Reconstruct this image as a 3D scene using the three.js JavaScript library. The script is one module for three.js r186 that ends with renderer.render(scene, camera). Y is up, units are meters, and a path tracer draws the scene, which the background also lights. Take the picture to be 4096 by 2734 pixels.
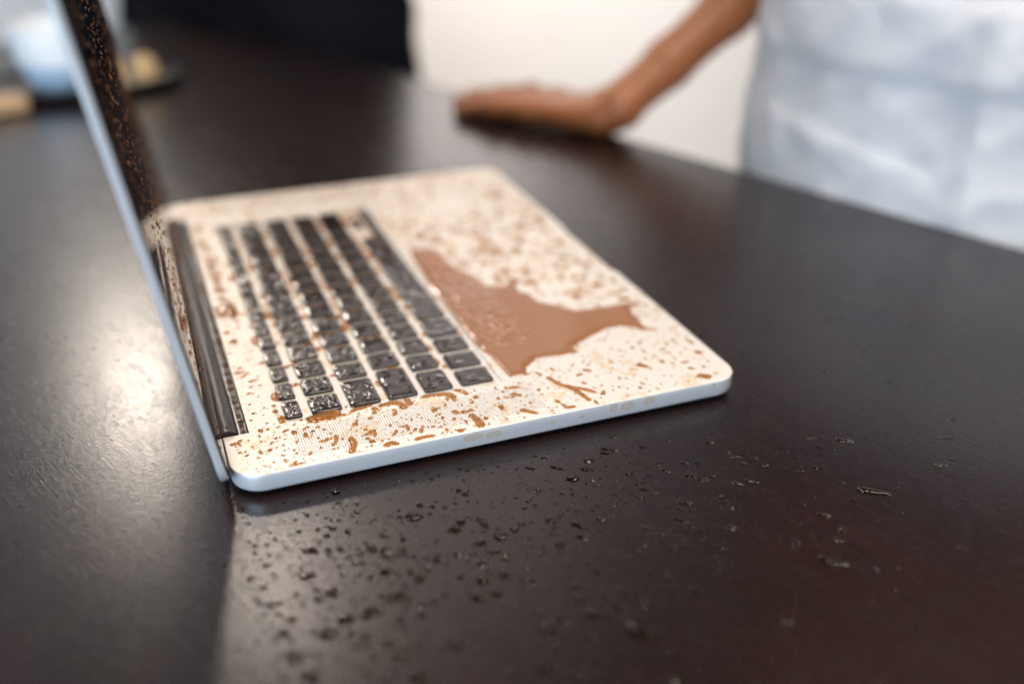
import * as THREE from 'three';
import { mergeGeometries, mergeVertices, toCreasedNormals } from 'three/addons/utils/BufferGeometryUtils.js';
import { MarchingCubes } from 'three/addons/objects/MarchingCubes.js';
import { RoundedBoxGeometry } from 'three/addons/geometries/RoundedBoxGeometry.js';
import { RectAreaLightUniformsLib } from 'three/addons/lights/RectAreaLightUniformsLib.js';
import { Brush, Evaluator, SUBTRACTION } from 'three-bvh-csg';
import { createNoise2D, createNoise3D } from 'simplex-noise';

// ---------------------------------------------------------------- camera, light, exposure
// All lengths below are written in millimetres and scaled by MM. x: hinge -> front of the laptop, y: up from the table, -z: away from the camera.
const MM = 0.001;
const V = (x, y, z) => new THREE.Vector3(x * MM, y * MM, z * MM);
const scene = new THREE.Scene();
scene.background = new THREE.Color(0, 0, 0);
const renderer = new THREE.WebGLRenderer({ antialias: true });
renderer.toneMapping = THREE.LinearToneMapping;
renderer.toneMappingExposure = 1.0;
renderer.shadowMap.enabled = true;
const camera = new THREE.PerspectiveCamera(37.2085, 1024 / 683, 0.02, 30);
camera.filmGauge = 36;
camera.position.copy(V(-18.27, 258.18, 366.46));
camera.up.set(0.165976, 0.887053, -0.4308);
const FWD = new THREE.Vector3(0.321854, -0.461665, -0.826605);
camera.lookAt(camera.position.clone().add(FWD));
camera.focus = 0.458;
camera.userData.fStop = 2.3;
camera.updateMatrixWorld();
RectAreaLightUniformsLib.init();

const LAMPS = [{ at: [-70, 860, -1680], radius: 80, color: [1.0, 0.88, 0.76], candela: 1.25, label: 'warm round spotlight hanging nearest the wall above the table' },
  { at: [110, 1130, -1340], radius: 60, color: [1.0, 0.88, 0.76], candela: 0.75, label: 'warm round spotlight hanging highest above the table' }];
const WASHER = { at: [840, 430, -1080], aim: [1250, 200, -2120], radius: 70, color: [1.0, 0.93, 0.88], candela: 3.9 };
const BACK_WINDOW = { w: 1250, h: 1380, at: [520, 1500, -2110], color: [1.0, 0.88, 0.84], L: 0.8 };
const LOW_WINDOW = { w: 720, h: 380, at: [660, 560, -2112], color: [1.0, 0.91, 0.87], L: 2.1 };
const FRONT_WINDOW = { w: 1900, h: 1500, at: [-1500, 650, 1500], color: [0.68, 0.83, 1.0], L: 6.6 };
const PANEL = { w: 1000, h: 1000, at: [680, 1650, 420], color: [1.0, 0.92, 0.82], L: 10.2 };

// a point of the photograph (4096 x 2734) on the horizontal plane at height h (mm); returns mm
function px(u, v, h = 0) {
  const F = 4060.96, d = new THREE.Vector3((u - 2048) / F, -(v - 1367) / F, -1).applyQuaternion(camera.quaternion);
  const t = (h * MM - camera.position.y) / d.y;
  return [(camera.position.x + d.x * t) / MM, (camera.position.z + d.z * t) / MM];
}

// ---------------------------------------------------------------- helpers
function rng(seed) { let a = seed >>> 0; return () => { a = (a + 0x6D2B79F5) | 0; let t = Math.imul(a ^ (a >>> 15), 1 | a); t = (t + Math.imul(t ^ (t >>> 7), 61 | t)) ^ t; return ((t ^ (t >>> 14)) >>> 0) / 4294967296; }; }
const n2 = createNoise2D(rng(11)), n3 = createNoise3D(rng(12));
const fbm = (x, y, o = 4) => { let s = 0, a = 0.5, f = 1; for (let i = 0; i < o; i++) { s += a * n2(x * f + 17 * i, y * f - 9 * i); a *= 0.5; f *= 2.03; } return s; };
const smooth = (a, b, x) => { const t = Math.min(1, Math.max(0, (x - a) / (b - a))); return t * t * (3 - 2 * t); };
const lerp = (a, b, t) => a + (b - a) * t;
const used = {};
function numbered(name) { const k = used[name] = (used[name] ?? -1) + 1; return k ? name + '_' + String(k).padStart(3, '0') : name; }
function tag(o, label, category, group, kind) { o.userData = {}; if (label) o.userData.label = label; if (category) o.userData.category = category; if (group) o.userData.group = group; if (kind) o.userData.kind = kind; return o; }
function shade(m) { m.castShadow = true; m.receiveShadow = true; return m; }
function thing(name, at, label, category, group) { const g = new THREE.Group(); g.name = numbered(name); g.position.copy(V(...at)); tag(g, label, category, group); scene.add(g); return g; }
// geometry in world mm -> mesh under parent (whose world position in mm is origin)
function part(name, geo, mat, parent, origin = [0, 0, 0]) {
  geo.translate(-origin[0], -origin[1], -origin[2]); geo.scale(MM, MM, MM);
  const m = shade(new THREE.Mesh(geo, mat)); m.name = name; parent.add(m); return m;
}
function single(name, geo, mat, label, category, group, kind) {   // a thing of one mesh, its origin at the middle of its foot
  geo.computeBoundingBox(); const b = geo.boundingBox, o = [(b.min.x + b.max.x) / 2, b.min.y, (b.min.z + b.max.z) / 2];
  geo.translate(-o[0], -o[1], -o[2]); geo.scale(MM, MM, MM);
  const m = shade(new THREE.Mesh(geo, mat)); m.name = numbered(name); m.position.copy(V(...o)); scene.add(m); return tag(m, label, category, group, kind);
}
function structure(name, geo, mat) { geo.scale(MM, MM, MM); const m = shade(new THREE.Mesh(geo, mat)); m.name = name; m.userData = { kind: 'structure' }; scene.add(m); return m; }
function geom(pos, idx, nor, uv) {
  const g = new THREE.BufferGeometry(); g.setAttribute('position', new THREE.Float32BufferAttribute(pos, 3));
  if (uv) g.setAttribute('uv', new THREE.Float32BufferAttribute(uv, 2));
  if (idx) g.setIndex(idx);
  if (nor) g.setAttribute('normal', new THREE.Float32BufferAttribute(nor, 3)); else g.computeVertexNormals();
  return g;
}
function lin(r, g, b) { return new THREE.Color().setRGB(r, g, b); }
function dataTexture(w, h, f, srgb = false) {
  const d = new Uint8Array(w * h * 4);
  for (let j = 0; j < h; j++) for (let i = 0; i < w; i++) { const c = f(i / w, j / h, i, j); const k = (j * w + i) * 4; d[k] = c[0] * 255; d[k + 1] = c[1] * 255; d[k + 2] = c[2] * 255; d[k + 3] = 255; }
  const t = new THREE.DataTexture(d, w, h, THREE.RGBAFormat); t.wrapS = t.wrapT = THREE.RepeatWrapping; t.magFilter = THREE.LinearFilter; t.minFilter = THREE.LinearMipmapLinearFilter; t.generateMipmaps = true; if (srgb) t.colorSpace = THREE.SRGBColorSpace; t.needsUpdate = true; return t;
}
// noise that tiles over [0,1)^2
function tile(u, v, f, seed = 0) { const a = u * Math.PI * 2, b = v * Math.PI * 2, r = f / (Math.PI * 2); return 0.5 * (n3(Math.cos(a) * r + seed, Math.sin(a) * r, Math.cos(b) * r) + n3(Math.sin(b) * r - seed, Math.cos(a) * r + 31, Math.sin(a) * r + Math.sin(b) * r * 0.7)); }

// ---------------------------------------------------------------- materials
const DECK = 11.4, W = 358.9, D = 247.1;
const stainTex = dataTexture(1024, 1024, (u, v) => {   // dried coffee film on the metal; u: hinge -> front, v: near -> far, 400 mm each way
  const x = u * 400, z = v * 400;
  const patch = fbm(x * 0.03, z * 0.03, 4) + 0.35 * fbm(x * 0.14, z * 0.14, 3);
  let s = smooth(0.40, 0.43, patch) * 0.22 + smooth(0.40, 0.42, patch) * smooth(0.46, 0.43, patch) * 0.3;
  const fleck = fbm(x * 0.55 + 40, z * 0.4, 3); s += smooth(0.38, 0.43, fleck) * 0.4;
  const fine = 0.015 * n2(x * 3.1, z * 3.1);
  s = Math.min(1, s);
  return [lerp(0.84, 0.78, s) + fine, lerp(0.81, 0.60, s) + fine, lerp(0.78, 0.36, s) + fine].map((c) => Math.min(1, Math.max(0, c)));
}, true);
const grain = dataTexture(512, 512, (u, v, i, j) => { const g = 0.5 + 0.5 * n2(i * 0.7, j * 0.7) * 0.6 + 0.2 * n2(i * 0.23, j * 0.23); return [g, g, g]; });
const M = {};
M.deck = new THREE.MeshStandardMaterial({ map: stainTex, metalness: 0.3, roughness: 0.5, bumpMap: grain, bumpScale: 0.000004 });
M.alu = new THREE.MeshStandardMaterial({ color: lin(0.63, 0.65, 0.68), metalness: 0.45, roughness: 0.38 });
M.key = new THREE.MeshPhysicalMaterial({ color: lin(0.016, 0.0125, 0.0115), roughness: 0.1, metalness: 0, ior: 1.6 });
M.blackPlastic = new THREE.MeshStandardMaterial({ color: lin(0.02, 0.017, 0.016), roughness: 0.42 });
M.rubber = new THREE.MeshStandardMaterial({ color: lin(0.012, 0.012, 0.013), roughness: 0.7 });
M.hole = new THREE.MeshStandardMaterial({ color: lin(0.03, 0.026, 0.023), roughness: 0.9 });
M.glass = new THREE.MeshPhysicalMaterial({ color: lin(0.004, 0.004, 0.0045), roughness: 0.03, ior: 1.5 });
M.coffee = new THREE.MeshPhysicalMaterial({ color: lin(0.78, 0.42, 0.12), roughness: 0.02, ior: 1.34, transmission: 0.8, thickness: 0.001, attenuationColor: lin(0.66, 0.27, 0.045), attenuationDistance: 0.0011 });
M.milky = new THREE.MeshPhysicalMaterial({ color: lin(0.50, 0.225, 0.10), roughness: 0.025, ior: 1.36, transmission: 0.55, thickness: 0.001, attenuationColor: lin(0.62, 0.29, 0.07), attenuationDistance: 0.0009 });
M.crust = new THREE.MeshPhysicalMaterial({ color: lin(0.17, 0.062, 0.016), roughness: 0.05, ior: 1.34, transmission: 0.3, thickness: 0.001, attenuationColor: lin(0.6, 0.22, 0.03), attenuationDistance: 0.0008 });
M.dark = new THREE.MeshPhysicalMaterial({ color: lin(0.82, 0.76, 0.68), roughness: 0.015, ior: 1.36, transmission: 1, thickness: 0.001, attenuationColor: lin(0.5, 0.28, 0.12), attenuationDistance: 0.0025 });

// ---------------------------------------------------------------- the setting: table, floor, wall
const E = new THREE.Vector3(0.36, 0, 0.933).normalize(), N = new THREE.Vector3(E.z, 0, -E.x);   // along the table's long side, and outwards across it
{
  const bump = dataTexture(1024, 1024, (u, v) => {
    let s = 0.35 * tile(u, v, 90, 3) + 0.12 * tile(u, v, 34, 5) + 0.6 * tile(u, v, 230, 8);
    s = 0.5 + 0.5 * s; return [s, s, s];
  });
  const rough = dataTexture(512, 512, (u, v) => { const s = 0.8 + 0.05 * tile(u, v, 9, 4) + 0.12 * tile(u, v, 60, 6); return [s, s, s]; });
  const col = dataTexture(512, 512, (u, v) => { const s = 0.5 + 0.5 * tile(u, v, 6, 14) + 0.35 * tile(u, v, 26, 16); return [0.076 + 0.036 * s, 0.040 + 0.014 * s, 0.034 + 0.012 * s]; }, true);
  for (const t of [bump, rough, col]) t.repeat.set(1 / 0.26, 1 / 0.26);
  col.repeat.set(1 / 0.5, 1 / 0.5);
  M.table = new THREE.MeshStandardMaterial({ map: col, roughness: 0.33, roughnessMap: rough, bumpMap: bump, bumpScale: 0.00008 });
  const corner = new THREE.Vector3(106.9, 0, -1193), L = 2050, Wd = 980, T = 36;
  const g = new RoundedBoxGeometry(Wd, T, L, 3, 3);
  const nu = g.attributes.position.count, uv = new Float32Array(nu * 2);
  for (let i = 0; i < nu; i++) { uv[2 * i] = g.attributes.position.getX(i) * MM; uv[2 * i + 1] = g.attributes.position.getZ(i) * MM + g.attributes.position.getY(i) * MM; }
  g.setAttribute('uv', new THREE.BufferAttribute(uv, 2));
  const c = corner.clone().addScaledVector(E, L / 2).addScaledVector(N, -Wd / 2);
  const t = thing('table', [c.x, 0, c.z], 'dark red-brown wooden table under the open laptop', 'table');
  t.rotation.y = Math.atan2(E.x, E.z);
  g.translate(0, -T / 2, 0); part('tabletop', g, M.table, t);
  for (const [sx, sz] of [[-1, -1], [1, -1], [-1, 1], [1, 1]]) { const l = new RoundedBoxGeometry(60, 714, 60, 2, 4); l.translate(sx * (Wd / 2 - 60), -T - 357, sz * (L / 2 - 60)); part('leg', l, M.table, t); }
}
{
  const pl = dataTexture(256, 256, (u, v) => { const s = 0.5 + 0.5 * tile(u, v, 30, 2); return [s, s, s]; }); pl.repeat.set(4, 4);
  M.wall = new THREE.MeshStandardMaterial({ color: lin(0.88, 0.845, 0.81), roughness: 0.9, bumpMap: pl, bumpScale: 0.0006 });
  M.floor = new THREE.MeshStandardMaterial({ color: lin(0.74, 0.74, 0.75), roughness: 0.6 });
  const w = new THREE.BoxGeometry(3400, 3100, 100); w.translate(450, -750 + 1550, -2170); structure('wall', w, M.wall);
  const f = new THREE.BoxGeometry(5200, 60, 5200); f.translate(400, -780, 480); structure('floor', f, M.floor);
}

// ---------------------------------------------------------------- lamps and windows (outside the frame)
for (const { at, radius, color, candela, label } of LAMPS) {
  const aim = V(80, 0, -60).sub(V(...at)).normalize();
  const t = thing('spotlight', at, label, 'spotlight');
  t.quaternion.setFromUnitVectors(new THREE.Vector3(0, -1, 0), aim);
  const shell = new THREE.LatheGeometry([[0, 150], [40, 150], [radius + 12, 90], [radius + 14, -14], [radius + 6, -14], [radius + 5, 20], [0, 30]].map(([x, y]) => new THREE.Vector2(x, y)), 32); part('housing', shell, M.blackPlastic, t);
  const disc = new THREE.CylinderGeometry(radius, radius, 6, 40); disc.translate(0, 3, 0);
  part('lamp_lens', disc, new THREE.MeshStandardMaterial({ color: 0x111111, emissive: lin(...color), emissiveIntensity: 10 }), t);
  const l = new THREE.SpotLight(lin(...color), candela, 0, 1.0, 0.6, 2); l.position.copy(V(...at)).addScaledVector(aim, 0.012); l.target.position.copy(V(80, 0, -60)); l.castShadow = true; l.shadow.radius = radius / 20; l.shadow.mapSize.set(2048, 2048); scene.add(l, l.target);
}
{
  const { at, radius, color, candela } = WASHER, aim = V(...WASHER.aim).sub(V(...at)).normalize();
  const t = thing('wall_washer', at, 'black spotlight turned towards the cream wall behind the table', 'spotlight');
  t.quaternion.setFromUnitVectors(new THREE.Vector3(0, -1, 0), aim);
  part('housing', new THREE.LatheGeometry([[0, 150], [40, 150], [radius + 12, 90], [radius + 14, -14], [radius + 6, -14], [radius + 5, 20], [0, 30]].map(([x, y]) => new THREE.Vector2(x, y)), 32), M.blackPlastic, t);
  const disc = new THREE.CylinderGeometry(radius, radius, 6, 40); disc.translate(0, 3, 0);
  part('lamp_lens', disc, new THREE.MeshStandardMaterial({ color: 0x111111, emissive: lin(...color), emissiveIntensity: 8 }), t);
  const l = new THREE.SpotLight(lin(...color), candela, 0, 1.15, 0.9, 2); l.position.copy(V(...at)).addScaledVector(aim, 0.012); l.target.position.copy(V(...WASHER.aim)); l.castShadow = true; l.shadow.radius = radius / 20; scene.add(l, l.target);
}
{
  const { w, h, at, color, L } = PANEL, t = thing('ceiling_panel', at, 'square warm white ceiling light panel above the laptop', 'ceiling light');
  const d = new THREE.BoxGeometry(w, 8, h); d.translate(0, 4, 0); part('diffuser', d, new THREE.MeshStandardMaterial({ color: lin(0.5, 0.5, 0.5), emissive: lin(...color), emissiveIntensity: L * 0.6 }), t);
  for (const [a, b, x, z] of [[w + 60, 30, 0, h / 2 + 15], [w + 60, 30, 0, -h / 2 - 15], [30, h, w / 2 + 15, 0], [30, h, -w / 2 - 15, 0]]) { const f = new THREE.BoxGeometry(a, 40, b); f.translate(x, 10, z); part('frame', f, M.blackPlastic, t); }
  const l = new THREE.RectAreaLight(lin(...color), L, w * MM, h * MM); l.position.copy(V(at[0], at[1] - 4, at[2])); l.lookAt(V(at[0], 0, at[2])); scene.add(l);
}
function windowLight(o, toward, label) {
  const t = thing('window', o.at, label, 'window'); t.lookAt(V(...toward));
  const pane = new THREE.BoxGeometry(o.w, o.h, 6); pane.translate(0, 0, -6);
  part('pane', pane, new THREE.MeshStandardMaterial({ color: 0x202020, emissive: lin(...o.color), emissiveIntensity: o.L * 0.5, roughness: 0.5 }), t);
  const fm = new THREE.MeshStandardMaterial({ color: lin(0.7, 0.7, 0.7), roughness: 0.5 });
  for (const [w, h, x, y] of [[o.w + 120, 60, 0, o.h / 2 + 30], [o.w + 120, 60, 0, -o.h / 2 - 30], [60, o.h, -o.w / 2 - 30, 0], [60, o.h, o.w / 2 + 30, 0]]) { const b = new THREE.BoxGeometry(w, h, 50); b.translate(x, y, -25); part('frame', b, fm, t); }
  const l = new THREE.RectAreaLight(lin(...o.color), o.L, o.w * MM, o.h * MM); l.position.copy(t.position).add(V(...toward).sub(t.position).normalize().multiplyScalar(0.004)); l.lookAt(V(...toward)); scene.add(l);
}
windowLight(LOW_WINDOW, [LOW_WINDOW.at[0], LOW_WINDOW.at[1], 0], 'small bright window low in the cream wall');
windowLight(BACK_WINDOW, [BACK_WINDOW.at[0], BACK_WINDOW.at[1], 0], 'wide pale window high in the cream wall behind the table');
windowLight(FRONT_WINDOW, [60, 0, 0], 'large window with cool daylight lighting the left side of the laptop');

// ---------------------------------------------------------------- liquid: a height field over a plane, sunk below it outside its outline
function liquid(x0, x1, z0, z1, res, sd, height, base, map) {   // sd(x,z) < 0 inside; height(depth, x, z); map(x, h, z) -> [x,y,z]
  const nx = Math.max(4, Math.ceil((x1 - x0) / res)), nz = Math.max(4, Math.ceil((z1 - z0) / res)), P = [], S = [], id = new Int32Array((nx + 1) * (nz + 1)).fill(-1), I = [];
  const H = new Float32Array((nx + 1) * (nz + 1)), X = (i) => x0 + (x1 - x0) * i / nx, Z = (j) => z0 + (z1 - z0) * j / nz;
  for (let j = 0; j <= nz; j++) for (let i = 0; i <= nx; i++) { const d = sd(X(i), Z(j)); H[j * (nx + 1) + i] = d < 0 ? height(-d, X(i), Z(j)) : -Math.min(0.35, d * 0.8); }
  const vert = (k) => { if (id[k] < 0) { id[k] = P.length / 3; const i = k % (nx + 1), j = (k - i) / (nx + 1); const q = map ? map(X(i), H[k], Z(j)) : [X(i), base + H[k], Z(j)]; P.push(q[0], q[1], q[2]); } return id[k]; };
  for (let j = 0; j < nz; j++) for (let i = 0; i < nx; i++) {
    const a = j * (nx + 1) + i, b = a + 1, c = a + nx + 1, d = c + 1;
    if (Math.max(H[a], H[b], H[c], H[d]) <= 0) continue;
    if ((i + j) & 1) I.push(vert(a), vert(c), vert(b), vert(b), vert(c), vert(d)); else I.push(vert(a), vert(d), vert(b), vert(a), vert(c), vert(d));
  }
  if (!I.length) return null;
  return geom(P, I);
}
const smin = (a, b, k) => { const h = Math.max(k - Math.abs(a - b), 0) / k; return Math.min(a, b) - h * h * k * 0.25; };
// one drop: blobs [[x, z, r], ...] joined smoothly
function dropGeo(blobs, base, { ratio = 0.42, res, wob = 0.18, seed = 0, map, top = 99 } = {}) {
  const R = Math.max(...blobs.map((b) => b[2])), k = R * 0.9, pad = R * 0.5;
  const x0 = Math.min(...blobs.map((b) => b[0] - b[2])) - pad, x1 = Math.max(...blobs.map((b) => b[0] + b[2])) + pad, z0 = Math.min(...blobs.map((b) => b[1] - b[2])) - pad, z1 = Math.max(...blobs.map((b) => b[1] + b[2])) + pad;
  const sd = (x, z) => { let d = 1e9; for (const b of blobs) d = d > 1e8 ? Math.hypot(x - b[0], z - b[1]) - b[2] : smin(d, Math.hypot(x - b[0], z - b[1]) - b[2], k); return d + wob * R * n2(x * 0.9 / R + seed, z * 0.9 / R - seed); };
  const w = Math.min(R, 2.4);
  return liquid(x0, x1, z0, z1, res ?? Math.max(R / 4.5, 0.07), sd, (dep) => Math.min(top, ratio * w * Math.sqrt(Math.max(0, 1 - (1 - Math.min(1, dep / w)) ** 2))), base, map);
}
function chain(pts, r0, r1, step = 0.7) {   // blobs along a path
  const out = [], c = new THREE.CatmullRomCurve3(pts.map((p) => new THREE.Vector3(p[0], 0, p[1]))), L = c.getLength(), n = Math.max(2, Math.ceil(L / (step * Math.min(r0, r1 || r0))));
  for (let i = 0; i <= n; i++) { const p = c.getPoint(i / n), t = i / n; out.push([p.x, p.z, lerp(r0, r1, t) * (0.95 + 0.32 * n2(i * 0.45 + r0 * 9, L * 3.7))]); }
  return out;
}

// ---------------------------------------------------------------- laptop
const LAP = [D / 2, 0, -W / 2];
const laptop = thing('laptop', LAP, 'open silver laptop splashed with coffee on the dark table', 'laptop');
const lp = (name, geo, mat, parent = laptop) => part(name, geo, mat, parent, LAP);
// outline of the base, inset by d; corner radius 14
function outline(d, n = 10, notch = 0) {
  const r = Math.max(1, 13.5 - d), out = [];
  const cs = [[13.5, -13.5, Math.PI], [D - 13.5, -13.5, Math.PI / 2], [D - 13.5, -(W - 13.5), 0], [13.5, -(W - 13.5), -Math.PI / 2]];
  // walk: near-hinge corner -> near-front -> far-front -> far-hinge   (z negative = far)
  for (const [cx, cz, a0] of cs) for (let i = 0; i <= n; i++) { const a = a0 - (Math.PI / 2) * i / n; out.push([cx + r * Math.cos(a), cz + r * Math.sin(a)]); if (cx > 100 && cz > -100 && i === n) for (let s = 1; s < 60; s++) { const z = lerp(-13.5, -(W - 13.5), s / 60), b = smooth(42, 34, Math.abs(z + W / 2)); out.push([D - d - notch * b, z]); } }
  return out;
}
{
  const rings = [[0.45, DECK, 2.6], [0.12, DECK - 0.12, 2.2], [0, DECK - 0.45, 1.6], [0, DECK - 2.2, 0], [0, DECK - 7.0, 0], [0.35, DECK - 8.0, 0], [1.3, DECK - 8.9, 0], [3.6, DECK - 9.6, 0], [7.5, DECK - 10.1, 0], [12.5, DECK - 10.3, 0]];
  const P = [], I = []; let n = 0;
  for (const [d, y, nt] of rings) { const o = outline(d, 10, nt); n = o.length; for (const [x, z] of o) P.push(x, y, z); }
  for (let k = 0; k < rings.length - 1; k++) for (let i = 0; i < n; i++) { const a = k * n + i, b = k * n + (i + 1) % n, c = a + n, d = b + n; I.push(a, c, b, b, c, d); }
  const cap = (k, up) => { const pts = []; for (let i = 0; i < n; i++) pts.push(new THREE.Vector2(P[(k * n + i) * 3], P[(k * n + i) * 3 + 2])); for (const f of THREE.ShapeUtils.triangulateShape(pts, [])) { const [a, b, c] = f.map((q) => q + k * n); up ? I.push(a, b, c) : I.push(a, c, b); } };
  cap(0, false); cap(rings.length - 1, true);
  let g = geom(P, I);
  // faces must look outwards
  { const v = g.attributes.position, ix = g.index.array; let vol = 0; const A = new THREE.Vector3(), B = new THREE.Vector3(), C = new THREE.Vector3(); for (let i = 0; i < ix.length; i += 3) { A.fromBufferAttribute(v, ix[i]); B.fromBufferAttribute(v, ix[i + 1]); C.fromBufferAttribute(v, ix[i + 2]); vol += A.dot(B.cross(C)); } console.log('base volume', (vol / 6000).toFixed(1), 'cm3'); if (vol < 0) for (let i = 0; i < ix.length; i += 3) { const t = ix[i]; ix[i] = ix[i + 1]; ix[i + 1] = t; } }
  g = toCreasedNormals(g, 0.6);
  g.setAttribute('uv', new THREE.BufferAttribute(new Float32Array(g.attributes.position.count * 2), 2));
  const ev = new Evaluator(); ev.attributes = ['position', 'normal', 'uv']; ev.useGroups = false;
  let base = new Brush(g, M.alu); base.updateMatrixWorld();
  const cut = (x0, x1, X0, X1, depth, r = 0) => {
    const bg = r ? new RoundedBoxGeometry(x1 - x0, 40, X1 - X0, 3, r) : new THREE.BoxGeometry(x1 - x0, 40, X1 - X0);
    const b = new Brush(bg.index ? bg.toNonIndexed() : bg); b.position.set((x0 + x1) / 2, DECK - depth + 20, -(X0 + X1) / 2); b.updateMatrixWorld(); base = ev.evaluate(base, b, SUBTRACTION); base.updateMatrixWorld();
  };
  cut(-20, 11.6, 35.4, W - 35.4, 8.2);           // hinge channel
  cut(25.2, 134.4, 38, 304.6, 1.0);              // keyboard well
  cut(140.2, 232.2, 124, 234, 0.9);              // trackpad recess
  cut(29.4, 145.4, 8.2, 31.4, 2.2);              // speaker recesses
  cut(29.4, 145.4, W - 31.4, W - 8.2, 2.2);
  g = base.geometry.index ? base.geometry.toNonIndexed() : base.geometry;
  const v = g.attributes.position, nn = g.attributes.normal, uv = new Float32Array(v.count * 2), top = [], side = [];
  for (let i = 0; i < v.count; i++) { uv[2 * i] = v.getX(i) / 400; uv[2 * i + 1] = -v.getZ(i) / 400; }
  g.setAttribute('uv', new THREE.BufferAttribute(uv, 2));
  for (let i = 0; i < v.count; i += 3) (nn.getY(i) + nn.getY(i + 1) + nn.getY(i + 2) > 2.7 && v.getY(i) > DECK - 3 ? top : side).push(i, i + 1, i + 2);
  g.setIndex([...top, ...side]); g.clearGroups(); g.addGroup(0, top.length, 0); g.addGroup(top.length, side.length, 1);
  lp('base_shell', g, [M.deck, M.alu]);
}
{ // perforated speaker grilles: a real sheet with real holes, dark space below
  const pitch = 1.16, nx = 100, nz = 20, seg = 8, hole = 0.33;
  const build = (X0) => {
    const P = [], I = [], U = [];
    for (let j = 0; j < nz; j++) for (let i = 0; i < nx; i++) {
      const cx = 29.4 + (i + 0.5) * pitch, cz = -(X0 + (j + 0.5) * pitch), b = P.length / 3;
      for (let s = 0; s < seg; s++) {
        const a = (s + 0.5) / seg * Math.PI * 2, c = Math.cos(a), q = Math.sin(a), m = Math.max(Math.abs(c), Math.abs(q)), e = pitch / 2;
        // outer point on the cell border (octagon corners moved to the square)
        P.push(cx + c / m * e, DECK, cz + q / m * e, cx + c * hole, DECK, cz + q * hole, cx + c * hole, DECK - 0.5, cz + q * hole);
        for (const [x, z] of [[cx + c / m * e, cz + q / m * e], [cx + c * hole, cz + q * hole], [cx + c * hole, cz + q * hole]]) U.push(x / 400, -z / 400);
      }
      for (let s = 0; s < seg; s++) { const o = b + s * 3, p = b + ((s + 1) % seg) * 3; I.push(o, o + 1, p, p, o + 1, p + 1, o + 1, o + 2, p + 1, p + 1, o + 2, p + 2); }
      // the four corners of the cell
      for (const [sx, sz] of [[1, 1], [-1, 1], [-1, -1], [1, -1]]) { const k = P.length / 3; P.push(cx + sx * pitch / 2, DECK, cz + sz * pitch / 2); U.push((cx + sx * pitch / 2) / 400, -(cz + sz * pitch / 2) / 400); const q = [[1, 1], [-1, 1], [-1, -1], [1, -1]].findIndex((w) => w[0] === sx && w[1] === sz); const s = [0, 2, 4, 6][q], o = b + s * 3, p = b + ((s + 1) % seg) * 3; I.push(o, p, k); }
    }
    let g = geom(P, I, null, U); g = toCreasedNormals(g, 0.5);
    return g;
  };
  for (const X0 of [8.2, W - 31.4]) {
    lp('speaker_grille', build(X0), M.deck);
    const r = new THREE.BoxGeometry(115.8, 0.4, 23); r.translate(29.4 + 58, DECK - 1.9, -(X0 + 11.6)); lp('speaker_cavity', r, M.hole);
  }
}
{ // trackpad
  const g = new RoundedBoxGeometry(91.4, 2, 109.4, 3, 0.3); g.translate(186.2, DECK - 1.05, -179); for (let i = 0; i < g.attributes.position.count; i++) g.attributes.uv.setXY(i, g.attributes.position.getX(i) / 400, -g.attributes.position.getZ(i) / 400); lp('trackpad', g, M.deck);
  for (const [x, X] of [[22, 22], [D - 22, 22], [22, W - 22], [D - 22, W - 22]]) { const f = new THREE.CylinderGeometry(9, 8, 1.6, 24); f.translate(x, 0.8, -X); lp('rubber_foot', f, M.rubber); }
}
// keyboard
const keyboard = new THREE.Group(); keyboard.name = 'keyboard'; laptop.add(keyboard);
const KEYS = [];
{
  const x0 = 41.4, p = 18.1, gap = 3.5;
  const rows = [[29.2, 37.1], [41.4, 55.7], [59.6, 74.4], [78.0, 92.6], [96.0, 110.3], [114.6, 131.2]];
  const U = (n) => Array(n).fill(1);
  const lay = [[...Array(13).fill(17.95 / 18.1), 14.5 - 13 * 17.95 / 18.1], [...U(13), 1.5], [1.5, ...U(13)], [1.75, ...U(12), 0.75], [1.25, ...U(11), 2.25], [1, 1, 1, 1.25, 5, 1.25, 1, 1, 1, 1]];
  lay.forEach((ws, r) => { let X = x0; ws.forEach((w, i) => { const a = X, b = X + w * p - gap; X += w * p; const [xa, xb] = rows[r];
    if (r === 5 && i >= 7) { if (i === 8) KEYS.push([xa, xa + 7.2, a, b, r, i]); KEYS.push([xb - 7.2, xb, a, b, r, i]); }
    else KEYS.push([xa, xb, a, b, r, i]); }); });
}
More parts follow.
